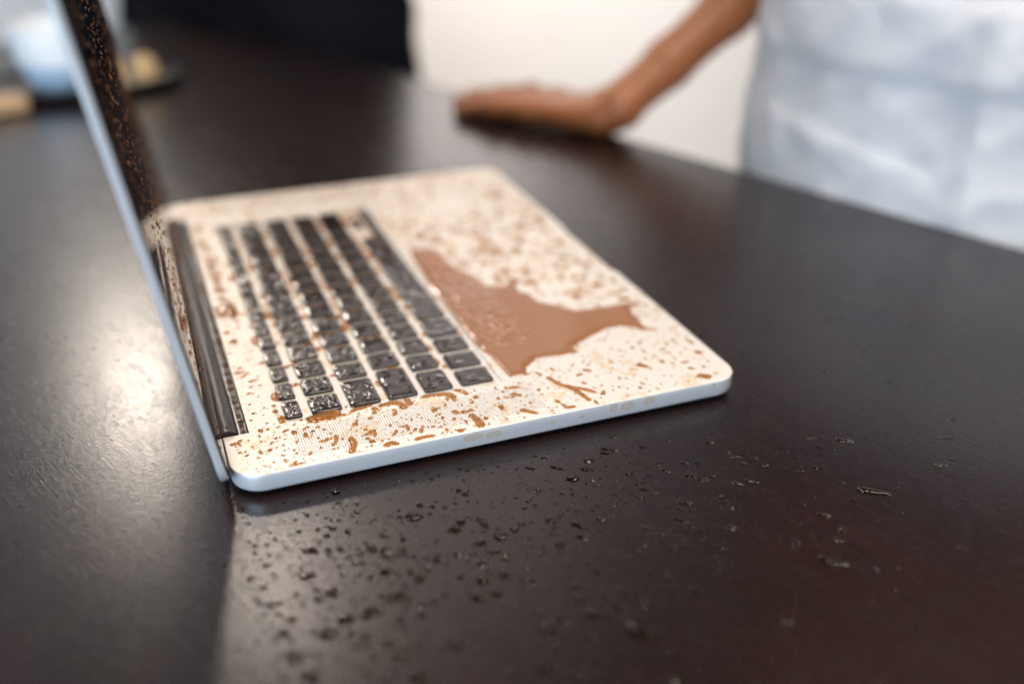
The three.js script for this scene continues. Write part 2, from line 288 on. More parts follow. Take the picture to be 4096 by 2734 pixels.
function keyGeo(x0, x1, z0, z1, seed, mess, fine) {
  const cx = (x0 + x1) / 2, cz = (z0 + z1) / 2, hx = (x1 - x0) / 2, hz = (z1 - z0) / 2, r = 1.5, per = fine ? 72 : 40, rings = fine ? 20 : 8;
  const ring = (inset) => { const o = [], rr = Math.max(0.4, r - inset), ax = hx - inset - rr, az = hz - inset - rr; const P = 4 * (ax + az) + 2 * Math.PI * rr;
    for (let i = 0; i < per; i++) { let s = P * i / per, q; // straight and round pieces in turn
      const segs = [[2 * az, 0], [Math.PI / 2 * rr, 1], [2 * ax, 2], [Math.PI / 2 * rr, 3], [2 * az, 4], [Math.PI / 2 * rr, 5], [2 * ax, 6], [Math.PI / 2 * rr, 7]];
      for (const [l, k] of segs) { if (s <= l || k === 7) { const t = s / l; q = k === 0 ? [ax + rr, -az + s] : k === 1 ? [ax + rr * Math.cos(t * Math.PI / 2), az + rr * Math.sin(t * Math.PI / 2)] : k === 2 ? [ax - s, az + rr] : k === 3 ? [-ax - rr * Math.sin(t * Math.PI / 2), az + rr * Math.cos(t * Math.PI / 2)] : k === 4 ? [-ax - rr, az - s] : k === 5 ? [-ax - rr * Math.cos(t * Math.PI / 2), -az - rr * Math.sin(t * Math.PI / 2)] : k === 6 ? [-ax + s, -az - rr] : [ax + rr * Math.sin(t * Math.PI / 2), -az - rr * Math.cos(t * Math.PI / 2)]; break; } s -= l; }
      o.push([cx + q[0], cz + q[1]]); } return o; };
  const P = [], I = [], top = DECK + 0.55, outs = [[0, DECK - 1.02], [0, DECK - 0.1], [0.12, top - 0.25], [0.3, top - 0.06], [0.55, top]];
  for (const [ins, y] of outs) for (const [x, z] of ring(ins)) P.push(x, y, z);
  const last = ring(0.55);
  const film = (x, z, e) => { // wet film lying on the cap: e is 0 at the rim, 1 inside
    const a = n2(x * 0.12 + seed * 3.1, z * 0.12 - seed) * 0.24, b = n2(x * 0.42 + seed, z * 0.42 + seed * 2.3), c = n2(x * 0.95 - seed, z * 0.95 + seed * 1.7);
    const bead = smooth(0.05, 0.8, b) * 0.32 + smooth(0.4, 0.85, c) * 0.2;
    return smooth(0, 0.6, e) * (0.22 + a) + smooth(0, 0.35, e) * mess * mess * bead - (1 - mess) * 0.2 * smooth(0.15, 1, e);
  };
  for (let k = 1; k < rings; k++) { const s = 1 - k / rings; for (const [x, z] of last) { const X = cx + (x - cx) * s, Z = cz + (z - cz) * s, e = Math.min(hx - Math.abs(X - cx), hz - Math.abs(Z - cz)) / 3.2; P.push(X, top + film(X, Z, Math.min(1, e * 1.2 - 0.17)), Z); } }
  P.push(cx, top + film(cx, cz, 1), cz);
  const total = outs.length + rings - 1;
  for (let k = 0; k < total - 1; k++) for (let i = 0; i < per; i++) { const a = k * per + i, b = k * per + (i + 1) % per, c = a + per, d = b + per; I.push(a, c, b, b, c, d); }
  const c0 = (total - 1) * per, ce = total * per; for (let i = 0; i < per; i++) I.push(c0 + i, ce, c0 + (i + 1) % per);
  return geom(P, I);
}
KEYS.forEach(([xa, xb, a, b, r, i], n) => {
  const near = a < 150, mess = r <= 2 ? (a < 120 ? 0.95 : 0.7) : r === 3 ? 0.5 : 0.32;
  const g = keyGeo(xa, xb, -b, -a, n * 1.37 + 0.5, mess * (0.75 + 0.5 * ((n * 37) % 11) / 11), near);
  lp('key', g, M.key, keyboard);
});
{ // hinge bar in its channel, with the vent strip beside it
  const g = new THREE.CylinderGeometry(5.0, 5.0, W - 72.4, 40, 1); g.rotateX(Math.PI / 2); g.scale(1, 0.92, 1); g.translate(2.4, DECK - 2.2, -W / 2);
  lp('hinge_bar', toCreasedNormals(g, 0.5), M.blackPlastic);
  const s = new THREE.BoxGeometry(2.2, 1.2, W - 76); s.translate(9.8, DECK - 5.8, -W / 2); lp('vent_strip', s, M.blackPlastic);
}
// lid: a slab leaning back by about 8.6 degrees, a touch askew on its hinge
const LX = -1.2, LY = DECK - 3.6;
const LEAN = Math.atan(0.152), lidMap = (u, d, z) => [LX - Math.sin(LEAN) * u + Math.cos(LEAN) * d - z * 0.0125, LY + Math.cos(LEAN) * u + Math.sin(LEAN) * d, z];   // u: up the lid, d: out of the screen
const LIDH = 242;
{
  const slab = (u0, u1, X0, X1, d0, d1, r, bev) => {
    const s = new THREE.Shape(), x0 = X0 + bev, x1 = X1 - bev, y0 = u0 + bev, y1 = u1 - bev, q = Math.max(0.3, r - bev);
    s.moveTo(x0 + q, y0); s.lineTo(x1 - q, y0); s.absarc(x1 - q, y0 + q, q, -Math.PI / 2, 0); s.lineTo(x1, y1 - q); s.absarc(x1 - q, y1 - q, q, 0, Math.PI / 2); s.lineTo(x0 + q, y1); s.absarc(x0 + q, y1 - q, q, Math.PI / 2, Math.PI); s.lineTo(x0, y0 + q); s.absarc(x0 + q, y0 + q, q, Math.PI, Math.PI * 1.5);
    const g = new THREE.ExtrudeGeometry(s, { depth: d1 - d0 - 2 * bev, bevelEnabled: bev > 0, bevelSize: bev, bevelThickness: bev, bevelSegments: 3, curveSegments: 10 });
    const v = g.attributes.position; for (let i = 0; i < v.count; i++) { const [x, y, z] = lidMap(v.getY(i), d0 + bev + v.getZ(i), -v.getX(i)); v.setXYZ(i, x, y, z); }
    // the map keeps handedness (x -> -z, y -> up, z -> out)
    const ix = g.toNonIndexed ? (g.index ? g.toNonIndexed() : g) : g; ix.computeVertexNormals(); return toCreasedNormals(ix, 0.5);
  };
  const lid = new THREE.Group(); lid.name = 'lid'; laptop.add(lid);
  lp('lid_shell', slab(0, LIDH, 0, W, -3.4, 0, 11, 0.7), M.alu, lid);
  lp('gasket', slab(1.0, LIDH - 1.0, 1.0, W - 1.0, 0.02, 0.8, 10, 0.25), M.rubber, lid);
  lp('screen_glass', slab(2.2, LIDH - 2.2, 2.2, W - 2.2, 0.5, 1.0, 9, 0.05), M.glass, lid);
}

// ---------------------------------------------------------------- coffee
const R = rng(4242);
const inWell = (x, X, m = 0) => x > 25 - m && x < 134.6 + m && X > 37.8 - m && X < 304.8 + m;
const big = [];   // {geo, size} candidates to become single things
const rest = [];
// the puddle: outline read off the photograph, on the deck
const c4 = (a) => a.map(([u, v]) => px(1500 + u / 1.566, 700 + v / 1.566, DECK));
const PUD = c4([[840, 1262], [950, 1250], [948, 1205], [1010, 1150], [1150, 1132], [1285, 1110], [1235, 1078], [1350, 1010], [1440, 965], [1540, 945], [1630, 958], [1725, 972], [1665, 930], [1655, 900], [1612, 868], [1600, 825], [1660, 806], [1745, 832], [1650, 792], [1560, 802], [1400, 832], [1260, 848], [1120, 812], [1020, 790], [962, 742], [900, 728], [880, 690], [915, 650], [850, 645], [810, 690], [700, 690], [640, 640], [560, 600], [480, 560], [400, 480], [330, 455], [230, 462], [225, 505], [300, 620], [360, 720], [440, 850], [560, 965], [640, 1080], [720, 1130]]);
function polySD(poly, x, z) { let d = 1e9, inside = false; for (let i = 0, j = poly.length - 1; i < poly.length; j = i++) { const [ax, az] = poly[i], [bx, bz] = poly[j], ex = bx - ax, ez = bz - az, t = Math.max(0, Math.min(1, ((x - ax) * ex + (z - az) * ez) / (ex * ex + ez * ez))); d = Math.min(d, (x - ax - ex * t) ** 2 + (z - az - ez * t) ** 2); if ((az > z) !== (bz > z) && x < (bx - ax) * (z - az) / (bz - az) + ax) inside = !inside; } d = Math.sqrt(d); return inside ? -d : d; }
const bboxOf = (P) => [Math.min(...P.map((p) => p[0])), Math.max(...P.map((p) => p[0])), Math.min(...P.map((p) => p[1])), Math.max(...P.map((p) => p[1]))];
{
  const [x0, x1, z0, z1] = bboxOf(PUD);
  const sd = (x, z) => Math.max(polySD(PUD, x, z) + 0.55 * n2(x * 0.35, z * 0.35) + 0.25 * n2(x * 0.9, z * 0.9), 134.8 - x);
  const foam = (x, z) => { const k = smooth(176, 150, x) * smooth(-60, -85, z); return k * (0.32 * n2(x * 0.16, z * 0.11) + 0.28 * n2(x * 0.34 + 9, z * 0.22) + 0.12 * n2(x * 0.8, z * 0.6)); };
  const g = liquid(Math.max(134, x0 - 2), x1 + 2, z0 - 2, z1 + 2, 0.75, sd, (d, x, z) => Math.max(0.06, lerp(1, 0.34, smooth(-130, -175, z)) * 1.05 * Math.pow(1 - (1 - Math.min(1, d / 4.2)) ** 2, 0.6) + foam(x, z) * Math.min(1, d / 3)), DECK);
  single('coffee_puddle', g, M.milky, 'large puddle of milky brown coffee below the space bar', 'puddle');
}
const deckDrop = (blobs, o = {}) => { const g = dropGeo(blobs, DECK, { seed: R() * 90, ...o }); if (g) big.push({ g, s: Math.max(...blobs.map((b) => b[2])) * Math.sqrt(blobs.length) + (o.keep ? 50 : 0), label: o.label }); };
// drops and smears that the photograph lets one tell apart
const c3 = (a) => a.map(([u, v]) => px(800 + u / 1.807, 1200 + v / 1.807, DECK));
for (const [path, r0, r1, label] of [
  [c3([[800, 862], [870, 850], [970, 822]]), 1.5, 2.6, 'thick brown drop lying along the second key of the near column'], [c3([[1095, 805], [1140, 785], [1190, 775]]), 1.0, 1.2], [c3([[1300, 765], [1380, 745], [1440, 745], [1475, 775]]), 1.1, 1.5], [c3([[1490, 715], [1520, 750]]), 1.1, 1.4],
  [c3([[1610, 700], [1700, 685], [1790, 680], [1830, 700]]), 1.0, 1.3], [c3([[1850, 650], [1900, 660], [1925, 680]]), 1.2, 0.8], [c3([[1960, 830], [2010, 870], [2030, 905]]), 1.0, 1.5, 'coffee drip running from the speaker grille to the near edge of the laptop'], [c3([[1085, 995], [1110, 1030], [1095, 1100]]), 0.8, 1.2],
  [c3([[1345, 1050], [1385, 1030], [1425, 1038]]), 1.2, 0.8], [c3([[1560, 1005], [1640, 985], [1690, 978]]), 0.9, 0.6], [c3([[230, 1045], [265, 1035], [295, 1012]]), 0.95, 0.6], [c3([[650, 1195], [690, 1188], [740, 1178]]), 0.7, 0.5],
  [c3([[1400, 790], [1410, 815], [1400, 830]]), 0.8, 0.6], [c3([[1100, 915], [1120, 890], [1130, 870]]), 0.6, 0.5], [c3([[870, 1020], [905, 1018], [920, 1000]]), 0.7, 0.6], [c3([[980, 980], [985, 1005], [965, 1050]]), 0.9, 0.5], [c3([[760, 960], [765, 985]]), 0.7, 0.8],
  [c3([[1195, 975], [1225, 955], [1240, 940]]), 0.8, 0.6], [c3([[1265, 955], [1262, 985]]), 0.6, 0.5], [c3([[1395, 975], [1425, 945]]), 0.6, 0.5], [c3([[1500, 910], [1505, 945]]), 0.7, 0.4], [c3([[1600, 930], [1598, 955]]), 0.8, 0.6],
  [c3([[250, 530], [315, 518]]), 0.8, 0.5], [c3([[300, 560], [350, 525]]), 0.7, 0.5], [c3([[360, 590], [410, 575]]), 0.8, 0.5],
  [c4([[920, 1470], [965, 1480], [1010, 1490]]), 1.1, 0.5], [c4([[850, 1330], [890, 1325]]), 1.0, 0.6], [c4([[860, 1370], [915, 1380]]), 1.0, 0.5], [c4([[1660, 1190], [1700, 1200]]), 1.4, 0.7], [c4([[1310, 1220], [1350, 1225]]), 1.0, 0.7], [c4([[1190, 1455], [1250, 1450]]), 1.0, 0.6], [c4([[1270, 1255], [1290, 1245]]), 0.9, 0.7],
]) deckDrop(chain(path, r0, r1), { keep: 1, wob: 0.28, ratio: 0.4, label });
for (const [u, v, r] of [[1258, 815, 1.25], [1230, 855, 1.15], [1240, 1022, 1.3], [545, 1000, 0.85], [540, 805, 1.2], [530, 765, 0.95], [385, 820, 0.9], [365, 870, 0.7], [730, 868, 0.8], [677, 903, 0.75], [895, 935, 0.8], [440, 1105, 0.9], [375, 1060, 0.7], [482, 890, 0.7], [460, 780, 0.7], [1040, 830, 1.1], [1740, 915, 0.7], [1690, 912, 0.65], [1920, 875, 0.75], [1970, 740, 0.8], [1030, 1005, 0.7], [875, 1068, 0.6], [820, 945, 0.6], [1055, 770, 0.6]]) { const [x, z] = c3([[u, v]])[0]; deckDrop([[x, z, r], [x + 0.4 * r, z - 0.5 * r, r * 0.6]], { keep: 1, wob: 0.25 }); }
deckDrop([...chain(c4([[1085, 1268], [1160, 1310], [1230, 1330], [1300, 1338], [1375, 1358]]), 1.0, 0.8), ...chain(c4([[1230, 1330], [1290, 1370], [1345, 1410]]), 1.1, 0.7)], { keep: 1, wob: 0.28, ratio: 0.4, label: 'long forked streak of coffee on the palm rest beside the speaker grille' });
{ // the square pool in front of the hinge
  const c = px(905, 1243, DECK); deckDrop([[-3, -4], [3, -4], [-3, 4], [3, 4], [0, 0]].map(([a, b]) => [c[0] + a, c[1] + b, 3.2]), { keep: 1, wob: 0.06, ratio: 0.5, label: 'squarish amber pool of coffee between the hinge and the function keys' });
}
// spray over the deck
const src = [118, -150];
for (let n = 0, made = 0; made < 2200 && n < 26000; n++) {
  const x = R() * (D - 6) + 3, X = R() * (W - 6) + 3; if (inWell(x, X, -0.5)) continue;
  if (x < 12.6 && X > 34 && X < W - 34) continue;
  const onPud = polySD(PUD, x, -X) < 0.8; if (onPud) continue;
  const far = smooth(60, 240, X), front = smooth(140, 230, x);
  if (R() > 0.35 + 0.9 * (0.5 + fbm(x * 0.035 + 5, X * 0.035, 3))) continue; let r = 0.17 + 0.2 * Math.exp(1.5 * (R() + R() + R() - 1.6)); if (X < 38 && x < 150) { r *= 0.95; } else r *= 1.0 + 0.35 * far + 0.25 * front;
  if (X > 60 && x > 136) r *= 1.15;
  const dx = x - src[0], dz = -X - src[1], L = Math.hypot(dx, dz), ang = Math.atan2(dz, dx) + (R() - 0.5) * 0.9, st = R() < 0.55 ? 0 : (0.8 + 2.6 * R() * (front > 0.1 ? 1.4 : 0.9)) * r;
  const bl = [[x, -X, r]]; if (st) { const k = Math.ceil(st / (r * 0.7)); for (let q = 1; q <= k; q++) bl.push([x + Math.cos(ang) * st * q / k, -X + Math.sin(ang) * st * q / k, r * lerp(1, 0.45 + 0.4 * R(), q / k)]); }
  if (bl.some((b) => b[0] > D - 1.4 || b[0] < 1.2 || b[1] > -1.2 || b[1] < -W + 1.2 || inWell(b[0], -b[1], b[2] * 0.7))) continue;
  // keep out of the rounded corners and the hinge channel
  if ((x < 10 || x > D - 10) && (X < 9 || X > W - 9)) continue; if (bl.some((b) => b[0] < 13 && -b[1] > 33 && -b[1] < W - 33)) continue;
  deckDrop(bl, { wob: 0.3, ratio: 0.4 + 0.2 * R() }); made++;
}
for (let n = 0, made = 0; made < 620 && n < 6000; n++) {   // the strip nearest the camera, in focus
  const x = 3 + R() * 150, X = 2 + R() * 35, t = R(); let r = 0.11 + 0.15 * Math.exp(1.6 * (R() + R() + R() - 1.5)); if (R() > 0.4 + 0.9 * (0.5 + fbm(x * 0.06, X * 0.06, 3))) continue; if (x < 14 && X > 30) continue; if (x < 10 && X < 9) continue;
  const a = 0.9 + R() * 1.2, st = t < 0.6 ? 0.3 * r : r * (0.8 + 2 * R()), bl = [[x, -X, r], [x + Math.cos(a) * st * 0.5, -X + Math.sin(a) * st * 0.5, r * 0.9], [x + Math.cos(a) * st, -X + Math.sin(a) * st, r * 0.6]]; if (bl.some((b) => b[1] > -1.2 || b[0] < 1.5)) continue; deckDrop(bl, { wob: 0.25, ratio: 0.45 }); made++;
}
// larger smears in the out-of-focus part of the palm rest
for (let n = 0; n < 90; n++) { const x = 139 + R() * 98, X = 70 + R() * 200; if (polySD(PUD, x, -X) < 2) continue; const r = 0.8 + 1.0 * R(), a = R() * 6.28; deckDrop(chain([[x, -X], [x + 3 * Math.cos(a), -X + 3 * Math.sin(a)], [x + 4.5 * Math.cos(a + 0.8), -X + 4.5 * Math.sin(a + 0.8)]], r, r * 0.6), { wob: 0.4, ratio: 0.28 }); }
// drops in the strip before the function keys
for (let n = 0; n < 60; n++) { const x = 14.5 + R() * 9, X = 120 + R() * 190, r = 0.6 + 1.5 * R(); deckDrop([[x, -X, r], [x + r * (R() - 0.5), -X + 1.4 * r * (R() - 0.5), r * 0.8]], { wob: 0.3, ratio: 0.5 }); }
big.sort((a, b) => b.s - a.s);
big.forEach(({ g, label }, i) => { if (i < 240) single('coffee_drop', g, M.coffee, label ?? 'small glossy amber coffee drop standing on the silver laptop deck', 'drop', 'coffee drops on the laptop deck'); else rest.push(g); });
single('coffee_spatter', mergeGeometries(rest), M.coffee, 'fine spray of tiny coffee specks over the laptop deck', 'spatter', null, 'stuff');
{ // pools in the gaps between the keys, on the floor of the well
  const L = []; const isKey = (x, X) => KEYS.some(([a, b, c, d]) => x > a - 0.2 && x < b + 0.2 && X > c - 0.2 && X < d + 0.2);
  for (let n = 0; n < 900; n++) { const x = 26.5 + R() * 106, X = 39 + R() * 264; if (isKey(x, X)) continue; const far = smooth(70, 150, X); if (R() > 0.25 + 0.75 * far) continue; const r = 0.9 + 0.9 * R(); const along = R() < 0.6; const bl = chain(along ? [[x, -X], [x, -X - 5 * R() - 1]] : [[x, -X], [x + 3 * R(), -X]], r, r * 0.8); if (bl.some((b) => !inWell(b[0], -b[1], -b[2] * 0.5))) continue; const g = dropGeo(bl, DECK - 1, { wob: 0.3, ratio: 0.3, seed: R() * 90 }); if (g) L.push(g); }
  // and beads in the hinge channel
  for (let n = 0; n < 46; n++) { const X = 42 + n * 6 + R() * 4, r = 0.9 + 0.8 * R(); const g = dropGeo([[9.6 + 0.5 * R(), -X, r]], DECK - 5.3, { ratio: 0.8, seed: R() * 90 }); if (g) L.push(g); }
  single('coffee_residue', mergeGeometries(L), M.coffee, 'amber coffee pooled between the black keys and along the hinge', 'spatter', null, 'stuff');
}
{ // beads on the key caps
  const L = [];
  KEYS.forEach(([xa, xb, a, b, r]) => { const n = r <= 2 ? 7 : 2; for (let i = 0; i < n; i++) { const q = 0.25 + 0.55 * R() * R(), x = lerp(xa + 1.4, xb - 1.4, R()), X = lerp(a + 1.4, b - 1.4, R()); const g = dropGeo([[x, -X, q], [x + q * (R() - 0.5), -X + q * (R() - 0.5), q * 0.8]], DECK + 0.66, { ratio: 0.75, seed: R() * 50 }); if (g) L.push(g); } });
  single('coffee_beads', mergeGeometries(L), M.dark, 'tiny dark beads of coffee on the black keys', 'spatter', null, 'stuff');
}
{ // specks on the screen and on the hinge bar
  const L = [], place = (u, X, r, st, a) => { const bl = [[u, -X, r]]; if (st) bl.push([u + st * Math.cos(a), -X + st * Math.sin(a), r * 0.7]); const g = dropGeo(bl, 0, { ratio: 0.55, wob: 0.3, seed: R() * 70, map: (x, h, z) => lidMap(x, 1.0 + h, z) }); if (g) { const ix = g.index.array; for (let i = 0; i < ix.length; i += 3) { const t = ix[i]; ix[i] = ix[i + 1]; ix[i + 1] = t; } g.computeVertexNormals(); L.push(g); } };
  for (let n = 0; n < 1100; n++) { const u = 6 + R() * 205, X = 20 + Math.pow(R(), 1.2) * 290; place(u, X, 0.28 + 1.3 * R() * R() * R() * R() + 0.3 * R(), R() < 0.4 ? 1.2 * R() : 0, -1.4 + R()); }
  single('coffee_screen_spatter', mergeGeometries(L), M.crust, 'dark coffee specks spattered over the black laptop screen', 'spatter', null, 'stuff');
  const H = [];
  for (let n = 0; n < 260; n++) { const X = 38 + Math.pow(R(), 1.5) * 280, t = 0.2 + R() * 1.7, r = 0.2 + 0.5 * R() * R(); const g = dropGeo([[0, 0, r]], 0, { ratio: 0.6, seed: R() * 50, map: (x, h, z) => { const a = t + x / 5.2, q = 4.6 + h; return [2.4 + Math.cos(a) * (q + 0.4), DECK - 2.2 + Math.sin(a) * q, -X + z]; } }); if (g) { const ix = g.index.array; for (let i = 0; i < ix.length; i += 3) { const w = ix[i]; ix[i] = ix[i + 1]; ix[i + 1] = w; } g.computeVertexNormals(); H.push(g); } }
  single('hinge_beads', mergeGeometries(H), M.dark, 'small beads of coffee clinging to the black hinge bar', 'spatter', null, 'stuff');
}
{ // dried marks on the near side of the base
  const film = new THREE.MeshPhysicalMaterial({ color: lin(0.97, 0.93, 0.84), roughness: 0.12, transmission: 1, thickness: 0, ior: 1.3 });
  const rim = new THREE.MeshPhysicalMaterial({ color: lin(0.42, 0.25, 0.09), roughness: 0.3 });
  const spots = [[1085, 1002, 9, 3.4], [1132, 996, 7, 3.4], [1408, 935, 3.2, 4.4], [1440, 930, 6.5, 4.2], [1490, 918, 5.5, 3.8], [1268, 968, 2.2, 1.6], [1336, 955, 1.6, 1.8], [2860 / 1.7437, 872, 1.2, 3]];
  for (const [u, v, w, h] of spots) {
    const d = new THREE.Vector3((u * 1.7437 - 2048) / 4060.96, -(v * 1.7437 - 1367) / 4060.96, -1).applyQuaternion(camera.quaternion), t = (0 - camera.position.z) / d.z;
    const cx = (camera.position.x + d.x * t) / MM, cy = Math.min(DECK - 0.7 - h / 2, Math.max(DECK - 7 + h / 2, (camera.position.y + d.y * t) / MM)), pts = [], sd = u * 0.37;
    for (let i = 0; i < 28; i++) { const a = i / 28 * Math.PI * 2, sq = 1 / Math.pow(Math.abs(Math.cos(a)) ** 3 + Math.abs(Math.sin(a)) ** 3, 1 / 3), q = sq * (1 + 0.14 * n2(Math.cos(a) * 1.3 + sd, Math.sin(a) * 1.3)); pts.push(new THREE.Vector3(cx + w / 2 * q * Math.cos(a), cy + h / 2 * q * Math.sin(a), 0)); }
    const tube = new THREE.TubeGeometry(new THREE.CatmullRomCurve3(pts, true), 90, 0.09, 5, true);
    const t0 = thing('coffee_stain', [cx, cy, 0.02], 'dried ring of coffee on the bright near side of the laptop', 'stain', 'dried coffee rings on the laptop side');
    const s = new THREE.Shape(pts.map((p) => new THREE.Vector2(p.x, p.y))), fg = new THREE.ShapeGeometry(s); fg.translate(0, 0, 0.03);
    part('film', fg, film, t0, [cx, cy, 0.02]); part('rim', tube, rim, t0, [cx, cy, 0.02]);
  }
}
// ---- drops on the table
{
  const T = [];
  const drop = (blobs, o = {}) => { const g = dropGeo(blobs, 0, { seed: R() * 90, ratio: 0.5, ...o }); if (g) T.push({ g, s: blobs[0][2] * Math.sqrt(blobs.length) + (o.keep ? 50 : 0) }); };
  for (const [u, v, r, dx, dz] of [[945, 1183, 2.6, 0.8, 1.5], [1043, 1212, 2.0, 0.5, 1.6], [1310, 1098, 1.9, 2.4, 0.6], [1346, 1056, 1.5, 2.6, 0.9], [700, 1322, 1.7, 0.6, 0.5], [657, 1256, 0.9, 0, 0.3], [820, 1175, 1.1, -0.4, -1.2], [777, 1192, 0.9, 0, 0.4], [860, 1190, 0.8, 0, 0.3], [885, 1200, 0.7, 0.2, 0.3], [885, 1230, 0.9, 0.3, 0.6], [755, 1275, 0.8, 0, 0.5], [1100, 1245, 1.3, 1.2, 1.8], [970, 1385, 1.0, 0.3, 0.5], [840, 1395, 1.0, 0.4, 0.5], [515, 1297, 0.9, 0.4, 0], [1440, 1085, 1.1, 1.6, 0.6], [1375, 1190, 1.3, 1.6, 1.6], [1480, 1180, 1.1, 1.8, 1.4], [1460, 1110, 0.8, 1.5, 0.6], [1780, 1030, 0.8, 2.4, 0.4], [1840, 1005, 0.7, 2.8, 0.3], [1700, 1062, 0.9, 2.4, 0.6]]) { const [x, z] = px(u * 1.7437, v * 1.7437, 0); drop([[x, z, r], [x + dx * 0.5, z + dz * 0.5, r * 0.9], [x + dx, z + dz, r * 0.6]], { keep: 1, wob: 0.2 }); }
  for (let n = 0, made = 0; made < 1350 && n < 26000; n++) {
    const u = 540 + R() * 1700, v = 880 + R() * 700, [x, z] = px(u * 1.7437, v * 1.7437, 0);
    if (z < 3 && x < D + 2) continue; if (x < -2) continue;
    const dens = Math.exp(-(((z - 40) / 85) ** 2)) * smooth(350, 150, x) * (x > D ? 0.7 : 1); if (R() > dens) continue;
    let r = (0.17 + 0.24 * Math.exp(1.75 * (R() + R() + R() - 1.5))) * (1 + 0.55 * smooth(10, 45, z)) * (1 - 0.5 * smooth(90, 200, x)); const str = smooth(70, 200, x), flat = smooth(60, 160, x);
    const ang = Math.atan2(z + 75, x - 60) * 0.85 + (R() - 0.5) * 0.25, st = (R() < 0.4 ? 0.3 : 0.7 + 2 * R()) * r * (0.4 + 2.6 * str);
    const k = Math.max(1, Math.ceil(st / (r * 0.8))), bl = [[x, z, r]]; for (let q = 1; q <= k; q++) bl.push([x + Math.cos(ang) * st * q / k, z + Math.sin(ang) * st * q / k, r * lerp(1, 0.35, q / k)]);
    drop(bl, { wob: 0.22, ratio: lerp(0.48, 0.26, flat) + 0.2 * R() }); made++;
  }
  for (let n = 0; n < 90; n++) { const u = 1500 + R() * 700, v = 420 + R() * 480, [x, z] = px(u * 1.7437, v * 1.7437, 0); if (x < D + 4 || x > 420) continue; const r = 0.3 + 0.5 * R(), a = 0.3 + 0.3 * R(), st = r * (1 + 5 * R()); drop([[x, z, r], [x + st * Math.cos(a) * 0.5, z + st * Math.sin(a) * 0.5, r * 0.8], [x + st * Math.cos(a), z + st * Math.sin(a), r * 0.5]]); }
  T.sort((a, b) => b.s - a.s);
  T.forEach(({ g }, i) => { if (i < 220) single('table_drop', g, M.dark, 'clear dark droplet of spilled coffee on the table beside the laptop', 'drop', 'droplets on the table'); });
  single('table_spatter', mergeGeometries(T.slice(220).map((t) => t.g)), M.dark, 'fine spray of tiny dark droplets on the table', 'spatter', null, 'stuff');
}

// ---------------------------------------------------------------- far things on the table
{
  const [bx, bz] = [-58, -800];
  const tray = new THREE.LatheGeometry([[0, 0], [95, 0], [104, 6], [106, 12], [103, 12.5], [100, 7], [92, 3.2], [0, 3]].map(([x, y]) => new THREE.Vector2(x, y)), 64); tray.scale(1, 1, 0.62); tray.translate(bx + 2, 0.3, bz + 5);
  single('serving_tray', tray, new THREE.MeshStandardMaterial({ color: lin(0.012, 0.012, 0.013), roughness: 0.4 }), 'round dark tray at the far end of the table', 'tray');
  const cup = thing('bowl', [bx - 8, 3.6, bz + 8], 'white bowl with pale blue lower half on the dark tray', 'bowl');
  part('rim_part', new THREE.LatheGeometry([[43, 30], [46, 44], [48, 66], [45.5, 66], [43.5, 46], [39, 28]].map(([x, y]) => new THREE.Vector2(x, y)), 48), new THREE.MeshStandardMaterial({ color: lin(0.8, 0.8, 0.8), roughness: 0.25 }), cup);
  part('body', new THREE.LatheGeometry([[0, 0], [24, 0], [27, 3], [36, 12], [43, 30], [39, 28], [0, 10]].map(([x, y]) => new THREE.Vector2(x, y)), 48), new THREE.MeshStandardMaterial({ color: lin(0.42, 0.55, 0.68), roughness: 0.25 }), cup);
  const bun = new THREE.SphereGeometry(15, 24, 16); bun.scale(1, 1.15, 0.9); { const v = bun.attributes.position; for (let i = 0; i < v.count; i++) { const k = 1 + 0.06 * n3(v.getX(i) * 0.1, v.getY(i) * 0.1, v.getZ(i) * 0.1); v.setXYZ(i, v.getX(i) * k, Math.max(-14, v.getY(i) * k), v.getZ(i) * k); } bun.computeVertexNormals(); } bun.translate(12, 18.6, -772);
  single('pastry', bun, new THREE.MeshStandardMaterial({ color: lin(0.42, 0.27, 0.13), roughness: 0.8 }), 'small tan pastry on the dark tray beside the bowl', 'pastry');
  const wd = new RoundedBoxGeometry(70, 16, 26, 3, 5); wd.rotateY(0.35); wd.translate(-135, 8.2, -712);
  single('wooden_block', wd, new THREE.MeshStandardMaterial({ color: lin(0.42, 0.26, 0.14), roughness: 0.6 }), 'pale wooden block lying in front of the tray', 'block');
}

